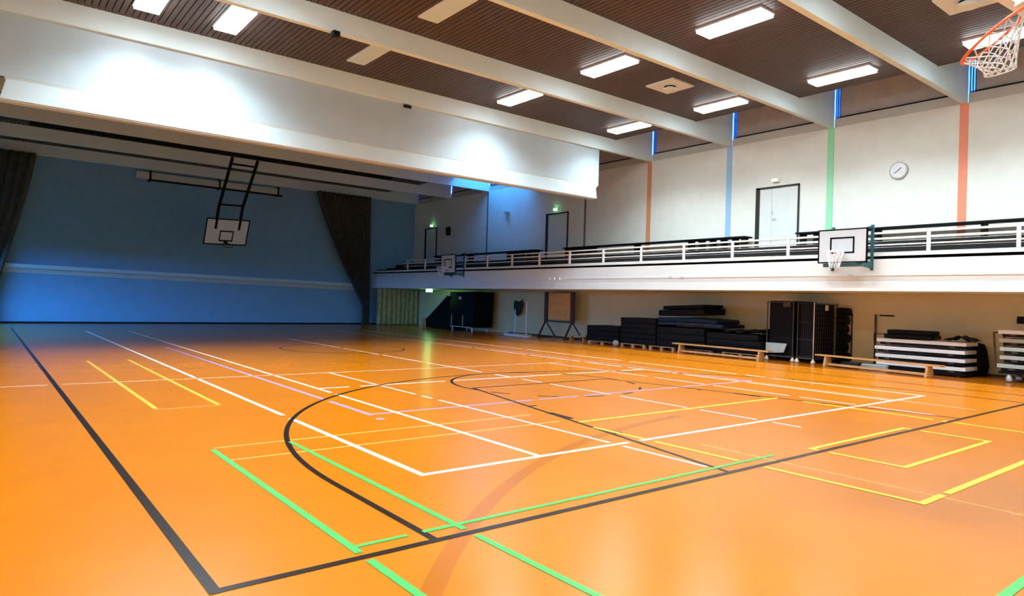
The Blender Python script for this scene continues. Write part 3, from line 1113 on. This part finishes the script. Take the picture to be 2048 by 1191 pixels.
# white pipe stand and bag
t = thing('pipe_stand', (19.7, 24.0, 0), 'white pipe stand with a flat foot beside the dark green bag', 'stand')
m = MB()
m.tube([(19.7, 23.7, .04), (19.7, 23.7, 1.56)], .038, 10)
m.build('pole', 'white_metal', t)
m = MB()
m.box(19.3, 19.95, 23.62, 24.9, 0, .06)
m.build('foot_plate', 'white_metal', t, bevel=.01)
m = MB()
m.tube([(19.95, 24.85, .05), (19.95, 24.85, 1.2)], .012, 8)
m.build('thin_pole', 'metal', t)
mb = MB()
prof = [(.03, 0), (.16, .1), (.26, .3), (.31, .5), (.27, .62), (.18, .68), (.05, .60)]
mb.lathe((20.3, 25.1, .86), prof, 20)
for i, v in enumerate(mb.v):
    x, y, z = v
    if z > 1.45:
        z += .16 * ((y - 25.1) / .3) ** 2
    mb.v[i] = (20.32 + (x - 20.3) * .5, y, z)
mb.tube([(20.36, 24.85, 1.5), (20.46, 24.95, 1.68), (20.36, 25.05, 1.5)], .015, 6)
tag(mb.build('hanging_bag', 'fabric_green', smooth=True), 'dark green bag hanging on the wall behind the white pipe stand', 'bag')
m = MB()
m.box(18.9, 19.05, 22.6, 24.3, 0, .05)
tag(m.build('floor_rail', 'white_metal', bevel=.01), 'white rail lying on the floor in front of the pipe stand', 'rail')

# covered trolley with white legs and folded ramp beside it
t = thing('covered_trolley', (19.4, 28.1, 0), 'tall black covered trolley on white legs under the far balcony', 'trolley')
m = MB()
m.hexa([(18.95, 26.95, .22), (20.2, 26.95, .22), (20.2, 29.25, .22), (18.95, 29.25, .22),
        (19.0, 26.85, 1.98), (20.2, 26.85, 1.98), (20.2, 29.1, 1.95), (19.0, 29.1, 1.95)])
m.build('cover', 'blackfab', t, bevel=.05, smooth=True)
for yy in (27.2, 28.95):
    for xx in (19.1, 20.0):
        m = MB()
        m.box(xx, xx + .06, yy - .03, yy + .03, .05, .3)
        m.lathe((xx + .03, yy, .0), [(.03, .0), (.055, .03), (.03, .08)], 12)
        m.build('leg', 'white_metal', t)
m = MB()
m.box(18.98, 19.05, 27.15, 29.0, .20, .26)
m.build('lower_rail', 'white_metal', t)
for yy in (27.75, 28.75):
    m = MB()
    m.box(18.925, 18.95, yy, yy + .04, .28, .8)
    m.build('strap', 'grey_panel', t)
m = MB()
m.box(18.93, 18.985, 28.0, 28.15, 1.58, 1.72)
m.build('tag', 'paper', t)
t = thing('folded_ramp', (19.5, 30.2, 0), 'black sloped ramp folded against the covered trolley', 'ramp')
m = MB()
m.hexa([(19.0, 29.32, .02), (20.1, 29.32, .02), (20.1, 31.4, .02), (19.0, 31.4, .02),
        (19.0, 29.32, 1.75), (20.1, 29.32, 1.75), (20.1, 31.4, .45), (19.0, 31.4, .45)])
m.build('body', 'blackfab', t, bevel=.02)
m = MB()
m.bar((18.98, 29.3, 1.76), (18.98, 31.4, .46), .07)
m.build('edge_rail', 'grey_panel', t)
m = MB()
m.box(18.6, 18.8, 31.1, 31.3, 0, .55)
tag(m.build('floor_post', 'pale_drape', bevel=.02), 'short pale post on the floor before the olive curtain', 'post')

# exit sign under the balcony
t = thing('exit_sign', (18.9, 31.1, 2.05), 'glowing green exit sign under the far end of the balcony', 'exit light')
m = MB()
m.box(18.86, 18.95, 30.85, 31.1, 2.04, 2.09)
m.build('housing', 'white_metal', t)
m = MB()
m.box(18.84, 18.97, 30.75, 31.2, 1.93, 2.05)
m.build('lens', 'exit_low', t, bevel=.01)

# wire cages
def wire_cage(y0, y1, x0, x1, h, label, wires=True):
    t = thing('wire_cage', ((x0 + x1) / 2, (y0 + y1) / 2, 0), label, 'cage trolley', 'wire cage trolleys')
    for xx in (x0, x1):
        for yy in (y0, y1):
            m = MB()
            m.tube([(xx, yy, .14), (xx, yy, h)], .018, 8)
            m.build('corner_post', 'metal' if (xx == x0 and yy == y0 and wires) else 'rubber', t, smooth=True)
            m = MB()
            m.lathe((xx, yy, .0), [(.02, 0), (.06, .02), (.065, .06), (.03, .11), (.02, .14)], 12)
            m.build('caster', 'paper' if xx == x0 else 'rubber', t, smooth=True)
    m = MB()
    m.box(x0, x1, y0, y1, .13, .17)
    m.build('base', 'rubber', t)
    if wires:
        for side in ('end', 'front'):
            m = MB()
            if side == 'end':
                n1 = 10
                for i in range(1, n1):
                    xx = x0 + (x1 - x0) * i / n1
                    m.bar((xx, y0, .16), (xx, y0, h), .008)
                for j in range(12):
                    zz = .2 + (h - .22) * j / 11
                    m.bar((x0, y0, zz), (x1, y0, zz), .01)
            else:
                for i in range(1, 8):
                    yy = y0 + (y1 - y0) * i / 8
                    m.bar((x0, yy, .16), (x0, yy, h), .006)
                for zz in (.2, .7, 1.2, h - .02):
                    m.bar((x0, y0, zz), (x0, y1, zz), .012)
            m.build('wire_panel', 'rubber', t)
    else:
        m = MB()
        m.bar((x0, y0, h - .02), (x0, y1, h - .02), .03)
        m.bar((x1, y0, h - .02), (x1, y1, h - .02), .03)
        m.build('top_bar', 'rubber', t)
    return t
cg = wire_cage(9.82, 10.31, 19.0, 20.36, 1.78, 'dark wire cage trolley with a paper tag, behind the end of the second bench')
m = MB()
m.box(19.62, 19.76, 9.78, 9.81, 1.56, 1.72)
m.build('tag', 'paper', cg)
mat_block('padded_bundle', 19.05, 20.31, 9.87, 10.26, .18, 1.74, 'blackfab', 'black padded bundle filling the wire cage with the paper tag', None, cat='bundle')
cg2 = wire_cage(10.46, 11.3, 19.02, 20.36, 1.80, 'tall dark cage with a pale grey lower panel beside the low mats', False)
mat_block('padded_bundle', 19.06, 20.31, 10.5, 11.26, .18, 1.82, 'blackfab', 'tall black padded bundle standing in the cage with the pale panel', None, cat='bundle')
m = MB()
m.hexa([(18.96, 10.72, .27), (19.0, 10.72, .27), (19.0, 11.3, .22), (18.96, 11.3, .22), (18.96, 10.62, .54), (19.0, 10.62, .54), (19.0, 11.3, .54), (18.96, 11.3, .54)])
m.build('lower_panel', 'grey_panel', cg2)
m = MB()
m.box(18.97, 19.04, 10.55, 10.78, 1.64, 1.80)
m.build('bag_flap', 'rubber', cg2, bevel=.02)
for i, (z, dx, rr) in enumerate(((.17, .05, .168), (.483, .0, .138), (.756, .06, .128), (1.02, .0, .128), (1.284, .03, .128), (1.54, .08, .118))):
    mb = MB()
    mb.tube([(20.28, 9.74, z), (20.29, 9.6, z + .004), (20.3, 9.5 - dx, z), (20.3, 9.47 - dx, z)], rr, 12)
    tag(mb.build('rolled_bundle', 'blackfab', smooth=True), '%s black roll stacked at the near end of the wire cage' % ['lowest', 'second lowest', 'third lowest', 'third highest', 'second highest', 'topmost'][i], 'roll', 'black rolls by the cage')

# slim post and rod beside the cages
t = thing('slim_post', (20.4, 8.72, 0), 'slim brown post standing against the wall between the cages and tables', 'post')
m = MB()
m.box(20.4, 20.44, 8.7, 8.74, .03, 1.5)
m.build('shaft', 'brown', t)
m = MB()
m.box(20.3, 20.49, 8.6, 8.84, 0, .03)
m.build('base', 'brown', t)
m = MB()
m.bar((20.46, 8.62, 1.47), (20.46, 8.24, 1.465), .035)
tag(m.build('wall_rod', 'blackm'), 'short black rod on the wall above the table stack', 'rod')
m = MB()
m.box(20.44, 20.49, 5.1, 5.34, 1.38, 1.56)
tag(m.build('wall_pad', 'blackm', bevel=.02), 'small black fitting on the wall above the second table trolley', 'fitting')
m = MB()
m.box(20.47, 20.5, 9.40, 9.44, .1, 1.5)
struct(m.build('trim_20', 'brown'), 'thin brown seam strip on the wall beside the wire cages', 'trim')

# stacks of white edged folding tables on trolleys
def folding_table(x0, x1, y0, y1, zt, label, mm='white_metal'):
    t = thing('folding_table', ((x0 + x1) / 2, (y0 + y1) / 2, zt - .1), label, 'folding table', 'stacked folding tables')
    m = MB()
    m.box(x0, x1, y0, y1, zt - .09, zt)
    m.build('tabletop', mm, t, bevel=.008)
    m = MB()
    m.box(x0 + .03, x1 - .03, y0 + .08, y1 - .08, zt - .16, zt - .09)
    m.build('folded_frame', 'blackm', t)
    for yy in (y0 + .25, y1 - .35):
        m = MB()
        m.box(x0 + .012, x0 + .03, yy, yy + .12, zt - .14, zt - .09)
        m.build('leg_bracket', 'rubber', t)
tr = thing('table_trolley', (19.5, 7.1, 0), 'black trolley carrying the stack of white tables behind the second bench', 'trolley')
m = MB()
m.box(19.05, 19.9, 6.0, 8.15, .055, .09)
m.build('base', 'blackm', tr)
for xx in (19.12, 19.8):
    for yy in (6.15, 8.0):
        m = MB()
        m.lathe((xx, yy, 0), [(.02, 0), (.045, .015), (.045, .045), (.02, .055)], 12)
        m.build('caster', 'rubber', tr)
m = MB()
m.tube([(19.1, 8.14, .08), (19.1, 8.18, .97), (19.8, 8.18, .97), (19.8, 8.14, .08)], .018, 8)
m.build('push_handle', 'blackm', tr, smooth=True)
nmz = ['lowest', 'third', 'second', 'topmost']
for i in range(4):
    dy = (.0, .03, .05, .0)[i]
    folding_table(19.02, 19.85, 5.98 + dy * .5, 8.08 + dy, .255 + .205 * i, '%s white table of the four stacked behind the second bench' % nmz[i])
mat_block('folded_mat', 19.1, 19.8, 6.78, 7.95, .885, 1.0, 'blackfab', 'lower black folded mat on top of the white table stack', 'folded mats', bevel=.04, cat='gym mat')
mat_block('folded_mat', 19.12, 19.75, 6.8, 7.88, 1.0, 1.11, 'blackfab', 'upper black folded mat on top of the white table stack', 'folded mats', bevel=.04, cat='gym mat')
# black cloth over the end of the table stack
mb = MB()
n, mrow = 18, 9
for j in range(mrow + 1):
    for i in range(n + 1):
        y = 6.6 - .62 * i / n
        x = 19.35 + .75 * j / mrow
        z = .915 + .02 * math.sin(j * 1.1 + i * .7) + .10 * math.sin(PI * i / n) ** 2
        mb.v.append((x + .03 * math.sin(i), y, z))
for j in range(mrow):
    for i in range(n):
        a = j * (n + 1) + i
        mb.f.append((a, a + 1, a + n + 2, a + n + 1))
        mb.mi.append(0)
o = mb.build('black_cloth', 'blackfab', smooth=True)
md = o.modifiers.new('thick', 'SOLIDIFY')
md.thickness = .02
tag(o, 'black cloth draped over the end of the white table stack', 'cloth')
mb = MB()
prof = [(.05, 0), (.24, .02), (.27, .25), (.26, .5), (.22, .7), (.13, .82), (.03, .85)]
mb.lathe((20.18, 6.1, 0), prof, 22)
for i, (x, y, z) in enumerate(mb.v):
    mb.v[i] = (20.18 + (x - 20.18) * .8 + .02 * math.sin(z * 9 + y * 14), y + .03 * math.sin(z * 13), z)
tag(mb.build('soft_bag', 'blackfab', smooth=True), 'slumped black bag standing on the floor between the two table trolleys', 'bag')
for i, (y0, y1, mm) in enumerate(((8.5, 8.95, 'rubber'), (7.75, 8.4, 'grey_panel'))):
    m = MB()
    m.box(18.85, 19.0, y0, y1, 0, .16)
    tag(m.build('storage_box', mm, bevel=.02), ['dark grey box on the floor under the start of the second bench', 'pale grey box on the floor under the second bench'][i], 'box')
tr = thing('table_trolley', (19.5, 4.3, 0), 'dark trolley of stacked tables at the frame edge, with visible casters', 'trolley')
m = MB()
m.box(19.0, 19.9, 3.2, 5.3, .2, .255)
m.build('base', 'blackm', tr)
for xx in (19.08, 19.8):
    for yy in (3.4, 5.1):
        m = MB()
        m.lathe((xx, yy, 0), [(.03, 0), (.075, .03), (.08, .1), (.06, .14), (.05, .2)], 14)
        m.build('caster', 'metal', tr, smooth=True)
m = MB()
m.tube([(19.05, 5.36, .3), (19.05, 5.42, 1.16), (19.8, 5.42, 1.16), (19.8, 5.36, .3)], .022, 8)
m.build('push_handle', 'brown', tr, smooth=True)
for i in range(5):
    folding_table(18.95, 19.85, 3.25, 5.3 + (.02, -.03, -.03, -.01, .01)[i], .43 + .2 * i, '%s table of the five stacked on the trolley at the frame edge' % ['lowest', 'second lowest', 'middle', 'second highest', 'topmost'][i],
                  'white_metal' if i in (4,) else 'grey_panel')
